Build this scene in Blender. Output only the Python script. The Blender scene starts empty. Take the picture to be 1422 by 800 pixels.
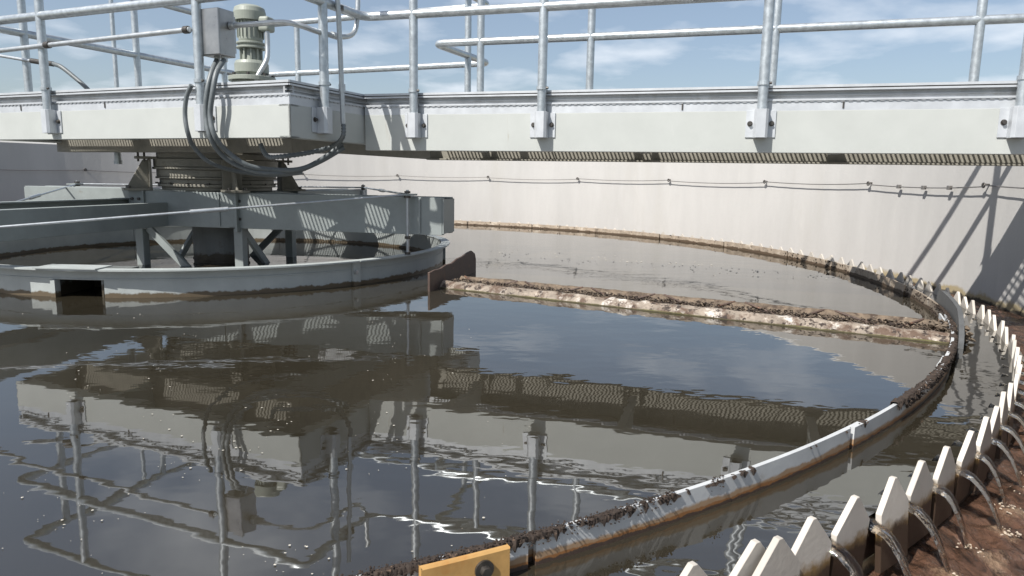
import bpy, bmesh, math, random
from mathutils import Vector, Matrix, noise
random.seed(7)
R = math.radians
scene = bpy.context.scene
col = scene.collection

# ------------------------------------------------------------------ camera
# world: tank centre is the origin, settled water surface is z = 0, metres
CAM = Vector((2.5563, -6.0716, 0.76))
FPX, PITCH, ROLL = 964.65, 0.157, 0.018
_F = Vector((0, math.cos(PITCH), -math.sin(PITCH)))
_Rt = Vector((1, 0, 0)); _U = _Rt.cross(_F)
RT = _Rt*math.cos(ROLL) + _U*math.sin(ROLL)
UP = -_Rt*math.sin(ROLL) + _U*math.cos(ROLL)
cam = bpy.data.cameras.new('camera')
cam.sensor_width = 36; cam.lens = FPX/1422*36; cam.clip_start = 0.05; cam.clip_end = 3000
camo = bpy.data.objects.new('camera', cam); col.objects.link(camo)
m = Matrix.Identity(4)
for i in range(3):
    m[i][0] = RT[i]; m[i][1] = UP[i]; m[i][2] = -_F[i]; m[i][3] = CAM[i]
camo.matrix_world = m
scene.camera = camo

# ------------------------------------------------------------------ light
SUN_HEAD, SUN_EL = R(44.0), R(49.5)           # heading the light travels to, elevation
SUN_STRENGTH, SKY_STRENGTH = 5.0, 0.081
scene.view_settings.view_transform = 'Standard'
scene.view_settings.look = 'None'
scene.view_settings.gamma = 1
scene.view_settings.use_curve_mapping = False
scene.view_settings.exposure = 0.48
light_dir = Vector((math.cos(SUN_HEAD)*math.cos(SUN_EL), math.sin(SUN_HEAD)*math.cos(SUN_EL), -math.sin(SUN_EL)))
sl = bpy.data.lights.new('sun', 'SUN'); sl.energy = SUN_STRENGTH; sl.angle = R(0.53); sl.color = (1, .968, .92)
so = bpy.data.objects.new('sun', sl); col.objects.link(so)
so.rotation_euler = light_dir.to_track_quat('-Z', 'Y').to_euler(); so.location = (-8, -6, 10)
w = bpy.data.worlds.new('World'); scene.world = w; w.use_nodes = True
nt = w.node_tree; nt.nodes.clear()
def N(t, k, **kw):
    n = t.nodes.new(k)
    for a, b in kw.items(): setattr(n, a, b)
    return n
wo = N(nt, 'ShaderNodeOutputWorld')
sky = N(nt, 'ShaderNodeTexSky', sky_type='NISHITA', sun_disc=False)
sky.sun_elevation = SUN_EL; sky.sun_rotation = math.atan2(-light_dir.x, -light_dir.y) % (2*math.pi)
sky.air_density = 1.0; sky.dust_density = 1.5; sky.ozone_density = 1.6
bg = N(nt, 'ShaderNodeBackground'); bg.inputs[1].default_value = SKY_STRENGTH
bgc = N(nt, 'ShaderNodeBackground'); bgc.inputs[0].default_value = (.86, .92, 1.0, 1); bgc.inputs[1].default_value = 0.76
mix = N(nt, 'ShaderNodeMixShader')
tc = N(nt, 'ShaderNodeTexCoord'); sep = N(nt, 'ShaderNodeSeparateXYZ'); nt.links.new(tc.outputs['Generated'], sep.inputs[0])
za = N(nt, 'ShaderNodeMath', operation='ADD'); za.inputs[1].default_value = .16; nt.links.new(sep.outputs[2], za.inputs[0])
zm = N(nt, 'ShaderNodeMath', operation='MAXIMUM'); zm.inputs[1].default_value = .05; nt.links.new(za.outputs[0], zm.inputs[0])
dx = N(nt, 'ShaderNodeMath', operation='DIVIDE'); nt.links.new(sep.outputs[0], dx.inputs[0]); nt.links.new(zm.outputs[0], dx.inputs[1])
dy = N(nt, 'ShaderNodeMath', operation='DIVIDE'); nt.links.new(sep.outputs[1], dy.inputs[0]); nt.links.new(zm.outputs[0], dy.inputs[1])
cb = N(nt, 'ShaderNodeCombineXYZ'); nt.links.new(dx.outputs[0], cb.inputs[0]); nt.links.new(dy.outputs[0], cb.inputs[1])
cn = N(nt, 'ShaderNodeTexNoise'); cn.inputs['Scale'].default_value = 1.9; cn.inputs['Detail'].default_value = 9; cn.inputs['Roughness'].default_value = .50; cn.inputs['Distortion'].default_value = .1
nt.links.new(cb.outputs[0], cn.inputs['Vector'])
cr = N(nt, 'ShaderNodeValToRGB'); cr.color_ramp.elements[0].position = .50; cr.color_ramp.elements[1].position = .72
cr.color_ramp.elements[0].color = (.14, .14, .14, 1); cr.color_ramp.elements[1].color = (.86, .86, .86, 1)   # thin even high haze between the clouds
nt.links.new(cn.outputs['Fac'], cr.inputs[0])
nt.links.new(cr.outputs[0], mix.inputs[0]); nt.links.new(sky.outputs[0], bg.inputs[0])
nt.links.new(bg.outputs[0], mix.inputs[1]); nt.links.new(bgc.outputs[0], mix.inputs[2]); nt.links.new(mix.outputs[0], wo.inputs[0])

# ------------------------------------------------------------------ helpers
def ray(px, py):
    return (_F + RT*((px-711)/FPX) - UP*((py-400)/FPX))
def at(px, py, z):                       # pixel on a horizontal plane
    r = ray(px, py); t = (z-CAM.z)/r.z
    return CAM + r*t
def onp(px, py, pt, nrm):                # pixel on any plane
    r = ray(px, py); t = (Vector(pt)-CAM).dot(nrm)/r.dot(nrm)
    return CAM + r*t
def pol(r, deg, z=0): return Vector((r*math.cos(R(deg)), r*math.sin(R(deg)), z))

class MB:
    def __init__(s): s.v = []; s.f = []; s.sm = []
    def add(s, vs, fs, smooth=False):
        o = len(s.v); s.v += [tuple(v) for v in vs]
        for f in fs: s.f.append([o+i for i in f]); s.sm.append(smooth)
        return s
    def box(s, lo, hi, fr=None):
        x0, y0, z0 = lo; x1, y1, z1 = hi
        vs = [Vector(p) for p in ((x0,y0,z0),(x1,y0,z0),(x1,y1,z0),(x0,y1,z0),(x0,y0,z1),(x1,y0,z1),(x1,y1,z1),(x0,y1,z1))]
        if fr: vs = [fr @ v for v in vs]
        return s.add(vs, [(0,3,2,1),(4,5,6,7),(0,1,5,4),(1,2,6,5),(2,3,7,6),(3,0,4,7)])
    def bar(s, a, b, wd, ht, up=Vector((0,0,1))):      # rectangular bar between two points
        a = Vector(a); b = Vector(b); d = (b-a).normalized()
        x = d.cross(up).normalized(); z = x.cross(d)
        vs = []
        for p in (a, b):
            for (i, j) in ((-1,-1),(1,-1),(1,1),(-1,1)): vs.append(p + x*wd/2*i + z*ht/2*j)
        return s.add(vs, [(0,1,2,3),(7,6,5,4),(0,4,5,1),(1,5,6,2),(2,6,7,3),(3,7,4,0)])
    def tube(s, path, r, seg=12, caps=True, flat=1.0):
        path = [Vector(p) for p in path]; n = len(path); rs = r if isinstance(r, (list, tuple)) else [r]*n
        t0 = (path[1]-path[0]).normalized()
        up = Vector((0,0,1)) if abs(t0.z) < .9 else Vector((1,0,0))
        x = t0.cross(up).normalized(); vs = []; fs = []
        for i, p in enumerate(path):
            t = (path[min(i+1, n-1)]-path[max(i-1, 0)]).normalized()
            x = (x - t*x.dot(t)).normalized(); y = t.cross(x)
            for k in range(seg):
                a = 2*math.pi*k/seg
                vs.append(p + x*rs[i]*math.cos(a) + y*rs[i]*flat*math.sin(a))
        for i in range(n-1):
            for k in range(seg):
                k2 = (k+1) % seg
                fs.append((i*seg+k, i*seg+k2, (i+1)*seg+k2, (i+1)*seg+k))
        s.add(vs, fs, True)
        if caps: s.add(vs[:seg], [tuple(range(seg))[::-1]]); s.add(vs[-seg:], [tuple(range(seg))])
        return s
    def lathe(s, prof, seg=48, c=(0,0,0), a0=0, a1=360, smooth=False):
        c = Vector(c); full = abs(a1-a0) >= 359.9; na = seg if full else seg+1; vs = []; fs = []; n = len(prof)
        for i in range(na):
            a = R(a0 + (a1-a0)*i/seg)
            for (r, z) in prof: vs.append(c + Vector((r*math.cos(a), r*math.sin(a), z)))
        for i in range(seg):
            i2 = (i+1) % na
            for j in range(n):
                j2 = (j+1) % n
                fs.append((i*n+j, i2*n+j, i2*n+j2, i*n+j2))
        s.add(vs, fs, smooth)
        if not full:
            s.add(vs[:n], [tuple(range(n))]); s.add(vs[-n:], [tuple(range(n))[::-1]])
        return s
    def prism(s, poly, depth, fr):          # poly in frame xz plane, extruded along +y
        n = len(poly)
        vs = [fr @ Vector((x, 0, z)) for x, z in poly] + [fr @ Vector((x, depth, z)) for x, z in poly]
        fs = [tuple(range(n)), tuple(range(2*n-1, n-1, -1))] + [(i, n+i, n+(i+1) % n, (i+1) % n) for i in range(n)]
        return s.add(vs, fs)
    def lump(s, c, r, sq=.7):               # small rough nugget
        c = Vector(c); vs = []
        for d in ((1,0,0),(-1,0,0),(0,1,0),(0,-1,0),(0,0,1),(0,0,-1),(.6,.6,.5),(-.6,.6,-.4),(-.6,-.6,.5),(.6,-.6,-.4)):
            v = Vector(d)*r*random.uniform(.6, 1.25); v.z *= sq; vs.append(c+v)
        return s.add(vs, [(0,6,4),(6,2,4),(2,7,1),(1,4,2),(1,8,4),(8,3,4),(3,9,0),(0,4,3),(0,9,5),(9,3,5),(3,8,1),(1,5,3),(1,7,5),(7,2,5),(2,6,0),(0,5,2)])
    def build(s, name, mt, parent=None, bevel=0, kind=None, nbev=1):
        me = bpy.data.meshes.new(name); me.from_pydata(s.v, [], s.f)
        for p, k in zip(me.polygons, s.sm): p.use_smooth = k
        bm = bmesh.new(); bm.from_mesh(me); bmesh.ops.recalc_face_normals(bm, faces=bm.faces); bm.to_mesh(me); bm.free()
        me.materials.append(mt)
        o = bpy.data.objects.new(name, me); col.objects.link(o)
        if parent is not None:
            o.parent = parent; o.matrix_parent_inverse = parent.matrix_world.inverted()
        if bevel:
            b = o.modifiers.new('bevel', 'BEVEL'); b.width = bevel; b.segments = nbev; b.limit_method = 'ANGLE'; b.angle_limit = R(40)
        if kind: o['kind'] = kind
        return o
def tag(o, label, cat, group=None, kind=None):
    if label: o['label'] = label
    if cat: o['category'] = cat
    if group: o['group'] = group
    if kind: o['kind'] = kind
    return o
def empty(name, loc, label, cat, group=None):
    o = bpy.data.objects.new(name, None); col.objects.link(o); o.empty_display_size = .1
    o.matrix_world = Matrix.Translation(Vector(loc)); o.location = loc
    bpy.context.view_layer.update()
    return tag(o, label, cat, group)
def frame(o, x, y, z=Vector((0,0,1))):
    mm = Matrix.Identity(4)
    for i in range(3): mm[i][0] = x[i]; mm[i][1] = y[i]; mm[i][2] = z[i]; mm[i][3] = o[i]
    return mm
def smoothpath(pts, sub=8):                # Catmull-Rom
    pts = [Vector(p) for p in pts]; P = [pts[0]*2-pts[1]] + pts + [pts[-1]*2-pts[-2]]; out = []
    for i in range(1, len(P)-2):
        p0, p1, p2, p3 = P[i-1:i+3]
        for k in range(sub):
            t = k/sub
            out.append(.5*((2*p1)+(p2-p0)*t+(2*p0-5*p1+4*p2-p3)*t*t+(3*p1-p0-3*p2+p3)*t**3))
    return out + [pts[-1]]
def fillet(pts, r=.08, sub=6, closed=False):
    pts = [Vector(p) for p in pts]; out = [pts[0]]
    for i in range(1, len(pts)-1):
        a, b, c = pts[i-1:i+2]; p = b+(a-b).normalized()*r; q = b+(c-b).normalized()*r
        for k in range(sub+1):
            t = k/sub; out.append(p*(1-t)**2+b*2*t*(1-t)+q*t*t)
    return out + [pts[-1]]

# ------------------------------------------------------------------ materials
def mat(name, base, rough=.5, metal=0., var=.12, vscale=6., bump=0., bscale=40., spots=None, streak=0., spec=.5, obj_random=0.):
    mt = bpy.data.materials.new(name); mt.use_nodes = True; t = mt.node_tree; t.nodes.clear()
    o = N(t, 'ShaderNodeOutputMaterial'); b = N(t, 'ShaderNodeBsdfPrincipled'); t.links.new(b.outputs[0], o.inputs[0])
    b.inputs['Roughness'].default_value = rough; b.inputs['Metallic'].default_value = metal; b.inputs['Specular IOR Level'].default_value = spec
    g = N(t, 'ShaderNodeNewGeometry')
    n1 = N(t, 'ShaderNodeTexNoise'); n1.inputs['Scale'].default_value = vscale; n1.inputs['Detail'].default_value = 6; n1.inputs['Roughness'].default_value = .65
    if streak:
        mp = N(t, 'ShaderNodeMapping'); mp.inputs['Scale'].default_value = (1, 1, streak); t.links.new(g.outputs['Position'], mp.inputs[0]); t.links.new(mp.outputs[0], n1.inputs['Vector'])
    else: t.links.new(g.outputs['Position'], n1.inputs['Vector'])
    r = N(t, 'ShaderNodeMapRange'); r.inputs['From Min'].default_value = .3; r.inputs['From Max'].default_value = .7
    r.inputs['To Min'].default_value = 1-var; r.inputs['To Max'].default_value = 1+var*.6; t.links.new(n1.outputs['Fac'], r.inputs['Value'])
    mx = N(t, 'ShaderNodeMix', data_type='RGBA', blend_type='MULTIPLY'); mx.inputs[0].default_value = 1
    mx.inputs[6].default_value = (*base, 1); t.links.new(r.outputs[0], mx.inputs[7]); c = mx.outputs[2]
    if obj_random:
        oi = N(t, 'ShaderNodeObjectInfo'); r2 = N(t, 'ShaderNodeMapRange'); r2.inputs['To Min'].default_value = 1-obj_random; r2.inputs['To Max'].default_value = 1+obj_random*.5
        t.links.new(oi.outputs['Random'], r2.inputs['Value'])
        m2 = N(t, 'ShaderNodeMix', data_type='RGBA', blend_type='MULTIPLY'); m2.inputs[0].default_value = 1
        t.links.new(c, m2.inputs[6]); t.links.new(r2.outputs[0], m2.inputs[7]); c = m2.outputs[2]
    for sp in (spots or []):               # (colour, scale, threshold lo, hi[, zlo, zhi])
        n2 = N(t, 'ShaderNodeTexNoise'); n2.inputs['Scale'].default_value = sp[1]; n2.inputs['Detail'].default_value = 7; n2.inputs['Roughness'].default_value = .7
        if len(sp) > 6:
            mp2 = N(t, 'ShaderNodeMapping'); mp2.inputs['Scale'].default_value = (1, 1, sp[6]); t.links.new(g.outputs['Position'], mp2.inputs[0]); t.links.new(mp2.outputs[0], n2.inputs['Vector'])
        else: t.links.new(g.outputs['Position'], n2.inputs['Vector'])
        fac = n2.outputs['Fac']
        if len(sp) > 4 and sp[4] is not None:     # height band: full below zlo, gone above zhi, ragged by the noise
            sx = N(t, 'ShaderNodeSeparateXYZ'); t.links.new(g.outputs['Position'], sx.inputs[0])
            zr = N(t, 'ShaderNodeMapRange'); zr.inputs['From Min'].default_value = sp[5]; zr.inputs['From Max'].default_value = sp[4]
            zr.inputs['To Min'].default_value = -.35; zr.inputs['To Max'].default_value = .45
            t.links.new(sx.outputs[2], zr.inputs['Value'])
            ad = N(t, 'ShaderNodeMath', operation='ADD'); t.links.new(fac, ad.inputs[0]); t.links.new(zr.outputs[0], ad.inputs[1]); fac = ad.outputs[0]
        r3 = N(t, 'ShaderNodeMapRange'); r3.inputs['From Min'].default_value = sp[2]; r3.inputs['From Max'].default_value = sp[3]; t.links.new(fac, r3.inputs['Value'])
        m3 = N(t, 'ShaderNodeMix', data_type='RGBA'); t.links.new(r3.outputs[0], m3.inputs[0]); t.links.new(c, m3.inputs[6]); m3.inputs[7].default_value = (*sp[0], 1); c = m3.outputs[2]
    t.links.new(c, b.inputs['Base Color'])
    rr = N(t, 'ShaderNodeMapRange'); rr.inputs['To Min'].default_value = max(0, rough-.1); rr.inputs['To Max'].default_value = min(1, rough+.12); t.links.new(n1.outputs['Fac'], rr.inputs['Value']); t.links.new(rr.outputs[0], b.inputs['Roughness'])
    if bump:
        nb = N(t, 'ShaderNodeTexNoise'); nb.inputs['Scale'].default_value = bscale; nb.inputs['Detail'].default_value = 5; t.links.new(g.outputs['Position'], nb.inputs['Vector'])
        bp = N(t, 'ShaderNodeBump'); bp.inputs['Strength'].default_value = .6; bp.inputs['Distance'].default_value = bump; t.links.new(nb.outputs['Fac'], bp.inputs['Height']); t.links.new(bp.outputs[0], b.inputs['Normal'])
    mt['bsdf'] = b.name
    return mt
M = {}
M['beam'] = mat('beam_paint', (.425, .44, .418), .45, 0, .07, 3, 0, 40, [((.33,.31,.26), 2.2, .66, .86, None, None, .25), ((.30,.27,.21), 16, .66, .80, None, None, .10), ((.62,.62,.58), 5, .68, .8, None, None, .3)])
M['alu'] = mat('aluminium_pipe', (.52, .555, .575), .36, .7, .24, 26)
M['trim'] = mat('aluminium_trim', (.53, .55, .57), .45, .35, .12, 9, 0, 40, [((.3,.29,.26), 8, .62, .9, None, None, .3)])
M['fascia'] = mat('fascia_aluminium', (.46, .47, .48), .45, .4, .25, 5, 0, 40, [((.22,.2,.17), 6, .55, .85, None, None, .3)])
M['grate'] = mat('grating_aluminium', (.5, .5, .48), .5, .4, .1, 10)
M['frame'] = mat('frame_paint', (.25, .275, .268), .5, 0, .14, 5, .001, 60, [((.14,.11,.08), 7, .64, .8)])
M['well'] = mat('feedwell_paint', (.35, .375, .365), .5, 0, .14, 5, .001, 60, [((.16,.12,.08), 9, .66, .84), ((.10,.075,.045), 14, .52, .68, .005, .055)])
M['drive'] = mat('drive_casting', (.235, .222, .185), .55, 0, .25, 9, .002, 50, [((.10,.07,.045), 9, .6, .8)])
M['column'] = mat('column_paint', (.14, .15, .145), .5, 0, .2, 6, 0, 40, [((.07,.05,.035), 6, .6, .8), ((.05,.04,.025), 12, .5, .66, .02, .14)])
M['motor'] = mat('motor_paint', (.27, .29, .25), .45, 0, .1, 12)
M['steel'] = mat('stainless_box', (.42, .41, .40), .30, .9, .18, 10)
M['cable'] = mat('grey_cable', (.13, .145, .15), .45, 0, .2, 30)
M['conduit'] = mat('metal_conduit', (.52, .54, .55), .38, .7, .15, 25)
M['bolt'] = mat('dark_bolt', (.12, .11, .10), .4, .8, .2, 60)
M['concrete'] = mat('tank_concrete', (.452, .440, .420), .85, 0, .09, 2.2, .002, 30,
    [((.405,.39,.36), 1.2, .55, .80, None, None, .18), ((.50,.485,.455), 3.5, .62, .85, None, None, .3), ((.36,.34,.32), 28, .73, .8), ((.34,.28,.17), 5, .66, .84, -.14, .0), ((.05,.042,.03), 6, .55, .7, -.175, -.09)], streak=.25)
M['slab'] = mat('ground_grass', (.07, .09, .035), .9, 0, .4, .6, .02, 12, [((.12,.11,.06), 1.1, .55, .75)])
M['baffle'] = mat('baffle_fibreglass', (.50, .51, .51), .45, 0, .12, 7, .0008, 70,
    [((.30,.28,.25), 11, .60, .78), ((.05,.035,.025), 40, .66, .73), ((.30,.20,.12), 7, .58, .72, .012, .05), ((.23,.105,.036), 16, .46, .60, .006, .024), ((.06,.04,.03), 30, .62, .7, .002, .02)], obj_random=.14)
M['baffle_dirty'] = mat('baffle_sludged', (.33, .265, .20), .7, 0, .35, 14, .003, 60,
    [((.55,.48,.39), 6, .54, .68), ((.07,.048,.034), 11, .60, .72), ((.07,.045,.025), 10, .46, .6, .0, .04)], obj_random=.3)
M['weir'] = mat('weir_fibreglass', (.50, .46, .405), .5, 0, .1, 10, .001, 80,
    [((.10,.08,.07), 75, .70, .745), ((.22,.14,.055), 22, .50, .86, -.05, .01), ((.045,.028,.018), 12, .42, .66, -.075, -.008)], obj_random=.2)  # lowest dark band mixes rust stain with shade painted below the notches
M['crust'] = mat('dried_sludge', (.036, .024, .017), .85, 0, .5, 60, .004, 120, [((.22,.14,.09), 70, .6, .72)])
M['orange'] = mat('orange_plate', (.47, .275, .095), .5, 0, .18, 12, .001, 60, [((.16,.07,.02), 60, .66, .73), ((.38,.14,.025), 8, .52, .8), ((.10,.05,.02), 18, .68, .76)])
M['trough_side'] = mat('trough_crusted', (.27, .225, .18), .8, 0, .4, 14, .014, 48,
    [((.10,.065,.045), 9, .48, .58), ((.52,.48,.43), 7, .55, .63), ((.030,.020,.015), 22, .54, .60), ((.10,.095,.03), 5, .80, .90, .004, .026), ((.055,.045,.02), 20, .60, .72, .0, .014)])
M['trough_in'] = mat('trough_sludge', (.15, .112, .078), .85, 0, .5, 22, .015, 40, [((.05,.033,.022), 14, .5, .62), ((.42,.36,.28), 20, .60, .70)])
M['brown'] = mat('brown_rusty_plate', (.085, .055, .042), .6, 0, .4, 14, .003, 40, [((.22,.10,.045), 12, .58, .72), ((.03,.02,.016), 7, .55, .7)])
M['blade'] = mat('skimmer_rubber', (.09, .092, .092), .55, 0, .3, 10, .002, 40, [((.34,.30,.25), 14, .62, .74)])
M['foam'] = mat('foam_bits', (.45, .42, .36), .8, 0, .2, 90)
M['splash'] = mat('splash_foam', (.50, .42, .33), .35, 0, .2, 60)
M['wire'] = mat('steel_wire', (.20, .19, .18), .5, .5, .2, 30)

def water_mat():
    mt = bpy.data.materials.new('murky_water'); mt.use_nodes = True; t = mt.node_tree; b = t.nodes['Principled BSDF']
    g = N(t, 'ShaderNodeNewGeometry')
    n1 = N(t, 'ShaderNodeTexNoise'); n1.inputs['Scale'].default_value = 1.1; n1.inputs['Detail'].default_value = 4; t.links.new(g.outputs['Position'], n1.inputs['Vector'])
    cr = N(t, 'ShaderNodeValToRGB'); cr.color_ramp.elements[0].color = (.022, .0188, .0126, 1); cr.color_ramp.elements[1].color = (.033, .0280, .0190, 1)
    cr.color_ramp.elements[0].position = .35; cr.color_ramp.elements[1].position = .7
    t.links.new(n1.outputs['Fac'], cr.inputs[0]); t.links.new(cr.outputs[0], b.inputs['Base Color'])
    b.inputs['Roughness'].default_value = .015; b.inputs['IOR'].default_value = 2.25; b.inputs['Specular IOR Level'].default_value = .5
    mp = N(t, 'ShaderNodeMapping'); mp.inputs['Scale'].default_value = (1, 1.6, 1); mp.inputs['Rotation'].default_value = (0, 0, R(-12)); t.links.new(g.outputs['Position'], mp.inputs[0])
    a = N(t, 'ShaderNodeTexNoise'); a.inputs['Scale'].default_value = 4.2; a.inputs['Detail'].default_value = 1.6; a.inputs['Roughness'].default_value = .35; t.links.new(mp.outputs[0], a.inputs['Vector'])
    c = N(t, 'ShaderNodeTexNoise'); c.inputs['Scale'].default_value = .8; c.inputs['Detail'].default_value = 1; t.links.new(g.outputs['Position'], c.inputs['Vector'])
    rm = N(t, 'ShaderNodeMapRange'); rm.inputs['From Min'].default_value = .35; rm.inputs['From Max'].default_value = .65; rm.inputs['To Min'].default_value = .35; rm.inputs['To Max'].default_value = 1.2
    t.links.new(c.outputs['Fac'], rm.inputs['Value'])
    # livelier where the water draws down to the weir
    ln = N(t, 'ShaderNodeVectorMath', operation='LENGTH'); t.links.new(g.outputs['Position'], ln.inputs[0])
    rw = N(t, 'ShaderNodeMapRange'); rw.inputs['From Min'].default_value = 5.45; rw.inputs['From Max'].default_value = 5.68; rw.inputs['To Min'].default_value = 1; rw.inputs['To Max'].default_value = 3.0; t.links.new(ln.outputs['Value'], rw.inputs['Value'])
    ml = N(t, 'ShaderNodeMath', operation='MULTIPLY'); t.links.new(a.outputs['Fac'], ml.inputs[0]); t.links.new(rm.outputs[0], ml.inputs[1])
    a2 = N(t, 'ShaderNodeTexNoise'); a2.inputs['Scale'].default_value = 15; a2.inputs['Detail'].default_value = 1; t.links.new(mp.outputs[0], a2.inputs['Vector'])
    m5 = N(t, 'ShaderNodeMath', operation='MULTIPLY_ADD'); m5.inputs[1].default_value = .20; t.links.new(a2.outputs['Fac'], m5.inputs[0]); t.links.new(a.outputs['Fac'], m5.inputs[2]); t.links.new(m5.outputs[0], ml.inputs[0])
    ml2 = N(t, 'ShaderNodeMath', operation='MULTIPLY'); t.links.new(ml.outputs[0], ml2.inputs[0]); t.links.new(rw.outputs[0], ml2.inputs[1])
    bp = N(t, 'ShaderNodeBump'); bp.inputs['Strength'].default_value = 1; bp.inputs['Distance'].default_value = WAVE; t.links.new(ml2.outputs[0], bp.inputs['Height']); t.links.new(bp.outputs[0], b.inputs['Normal'])
    return mt
WAVE = .00115
M['water'] = water_mat()
def launder_mat():
    mt = bpy.data.materials.new('brown_rushing_water'); mt.use_nodes = True; t = mt.node_tree; b = t.nodes['Principled BSDF']
    g = N(t, 'ShaderNodeNewGeometry')
    mp = N(t, 'ShaderNodeMapping'); mp.inputs['Rotation'].default_value = (0, 0, R(-48)); mp.inputs['Scale'].default_value = (1.0, .38, 1); t.links.new(g.outputs['Position'], mp.inputs[0])
    n1 = N(t, 'ShaderNodeTexNoise'); n1.inputs['Scale'].default_value = 16; n1.inputs['Detail'].default_value = 9; n1.inputs['Roughness'].default_value = .62; n1.inputs['Distortion'].default_value = 1.9; t.links.new(mp.outputs[0], n1.inputs['Vector'])
    cr = N(t, 'ShaderNodeValToRGB'); e = cr.color_ramp.elements; e[0].position = .33; e[0].color = (.022, .014, .010, 1); e[1].position = .62; e[1].color = (.105, .057, .037, 1)
    t.links.new(n1.outputs['Fac'], cr.inputs[0])
    at_ = N(t, 'ShaderNodeAttribute', attribute_name='foam')
    n2 = N(t, 'ShaderNodeTexNoise'); n2.inputs['Scale'].default_value = 120; n2.inputs['Detail'].default_value = 6; n2.inputs['Roughness'].default_value = .7; n2.inputs['Distortion'].default_value = 1.4; t.links.new(mp.outputs[0], n2.inputs['Vector'])
    ad = N(t, 'ShaderNodeMath', operation='MULTIPLY'); t.links.new(at_.outputs['Fac'], ad.inputs[0]); t.links.new(n2.outputs['Fac'], ad.inputs[1])
    r3 = N(t, 'ShaderNodeMapRange'); r3.inputs['From Min'].default_value = .38; r3.inputs['From Max'].default_value = .74; r3.inputs['To Max'].default_value = .7; t.links.new(ad.outputs[0], r3.inputs['Value'])
    mx = N(t, 'ShaderNodeMix', data_type='RGBA'); t.links.new(r3.outputs[0], mx.inputs[0]); t.links.new(cr.outputs[0], mx.inputs[6]); mx.inputs[7].default_value = (.29, .20, .13, 1)
    t.links.new(mx.outputs[2], b.inputs['Base Color']); b.inputs['Roughness'].default_value = .10; b.inputs['IOR'].default_value = 1.4
    nb = N(t, 'ShaderNodeTexNoise'); nb.inputs['Scale'].default_value = 38; nb.inputs['Detail'].default_value = 7; nb.inputs['Roughness'].default_value = .6; nb.inputs['Distortion'].default_value = 1.2; t.links.new(mp.outputs[0], nb.inputs['Vector'])
    bp = N(t, 'ShaderNodeBump'); bp.inputs['Strength'].default_value = 1; bp.inputs['Distance'].default_value = .014; t.links.new(nb.outputs['Fac'], bp.inputs['Height']); t.links.new(bp.outputs[0], b.inputs['Normal'])
    return mt
M['launder'] = launder_mat()
jm = bpy.data.materials.new('clear_water_jet'); jm.use_nodes = True; jb = jm.node_tree.nodes['Principled BSDF']
jb.inputs['Base Color'].default_value = (.90, .85, .78, 1); jb.inputs['Roughness'].default_value = .03; jb.inputs['IOR'].default_value = 1.33; jb.inputs['Transmission Weight'].default_value = 1.0
_g = N(jm.node_tree, 'ShaderNodeNewGeometry'); _n = N(jm.node_tree, 'ShaderNodeTexNoise'); _n.inputs['Scale'].default_value = 60; jm.node_tree.links.new(_g.outputs['Position'], _n.inputs['Vector'])
_b = N(jm.node_tree, 'ShaderNodeBump'); _b.inputs['Distance'].default_value = .004; _b.inputs['Strength'].default_value = .6; jm.node_tree.links.new(_n.outputs['Fac'], _b.inputs['Height']); jm.node_tree.links.new(_b.outputs[0], jb.inputs['Normal'])
M['jet'] = jm

# ------------------------------------------------------------------ setting
RB, RW, RWALL, WALL_T, WALL_TOP, ZL = 5.457, 5.70, 6.36, .30, 1.16, -.165
GZ = -.9
mb = MB(); rings = [6.60, 9, 14, 25, 60, 150, 400, 900]; seg = 96; vs = []; fs = []
for i, r in enumerate(rings):
    for k in range(seg): vs.append((r*math.cos(2*math.pi*k/seg), r*math.sin(2*math.pi*k/seg), GZ))
for i in range(len(rings)-1):
    for k in range(seg): fs.append((i*seg+k, i*seg+(k+1) % seg, (i+1)*seg+(k+1) % seg, (i+1)*seg+k))
vs.append((0, 0, GZ)); fs += [(len(vs)-1, k, (k+1) % seg) for k in range(seg)]
o = mb.add(vs, fs).build('ground', M['slab']); o['kind'] = 'structure'
mb = MB(); seg = 160; mb.add([(5.685*math.cos(2*math.pi*k/seg), 5.685*math.sin(2*math.pi*k/seg), 0) for k in range(seg)], [tuple(range(seg))])
o = mb.build('water', M['water']); o['kind'] = 'structure'

# tank wall: concrete ring, open towards the access steps where the camera stands
A_OPEN = (-84, -50)
wall = empty('tank_wall', pol(RWALL, 60, GZ), 'curved pale concrete tank wall behind the walkway bridge', 'wall')
prof = [(RWALL, GZ), (RWALL, WALL_TOP-.02), (RWALL+.02, WALL_TOP), (RWALL+WALL_T-.02, WALL_TOP), (RWALL+WALL_T, WALL_TOP-.02), (RWALL+WALL_T, GZ)]
MB().lathe(prof, 150, a0=A_OPEN[1], a1=360+A_OPEN[0]).build('wall_ring', M['concrete'], wall)
MB().lathe([(5.56, GZ), (5.56, -.12), (5.68, -.12), (5.68, GZ)], 160).build('launder_wall', M['concrete'], wall)
MB().lathe([(6.34, GZ), (6.34, -.02), (6.66, -.02), (6.66, GZ)], 20, a0=A_OPEN[0]-1, a1=A_OPEN[1]+1).build('sill', M['concrete'], wall)

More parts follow.
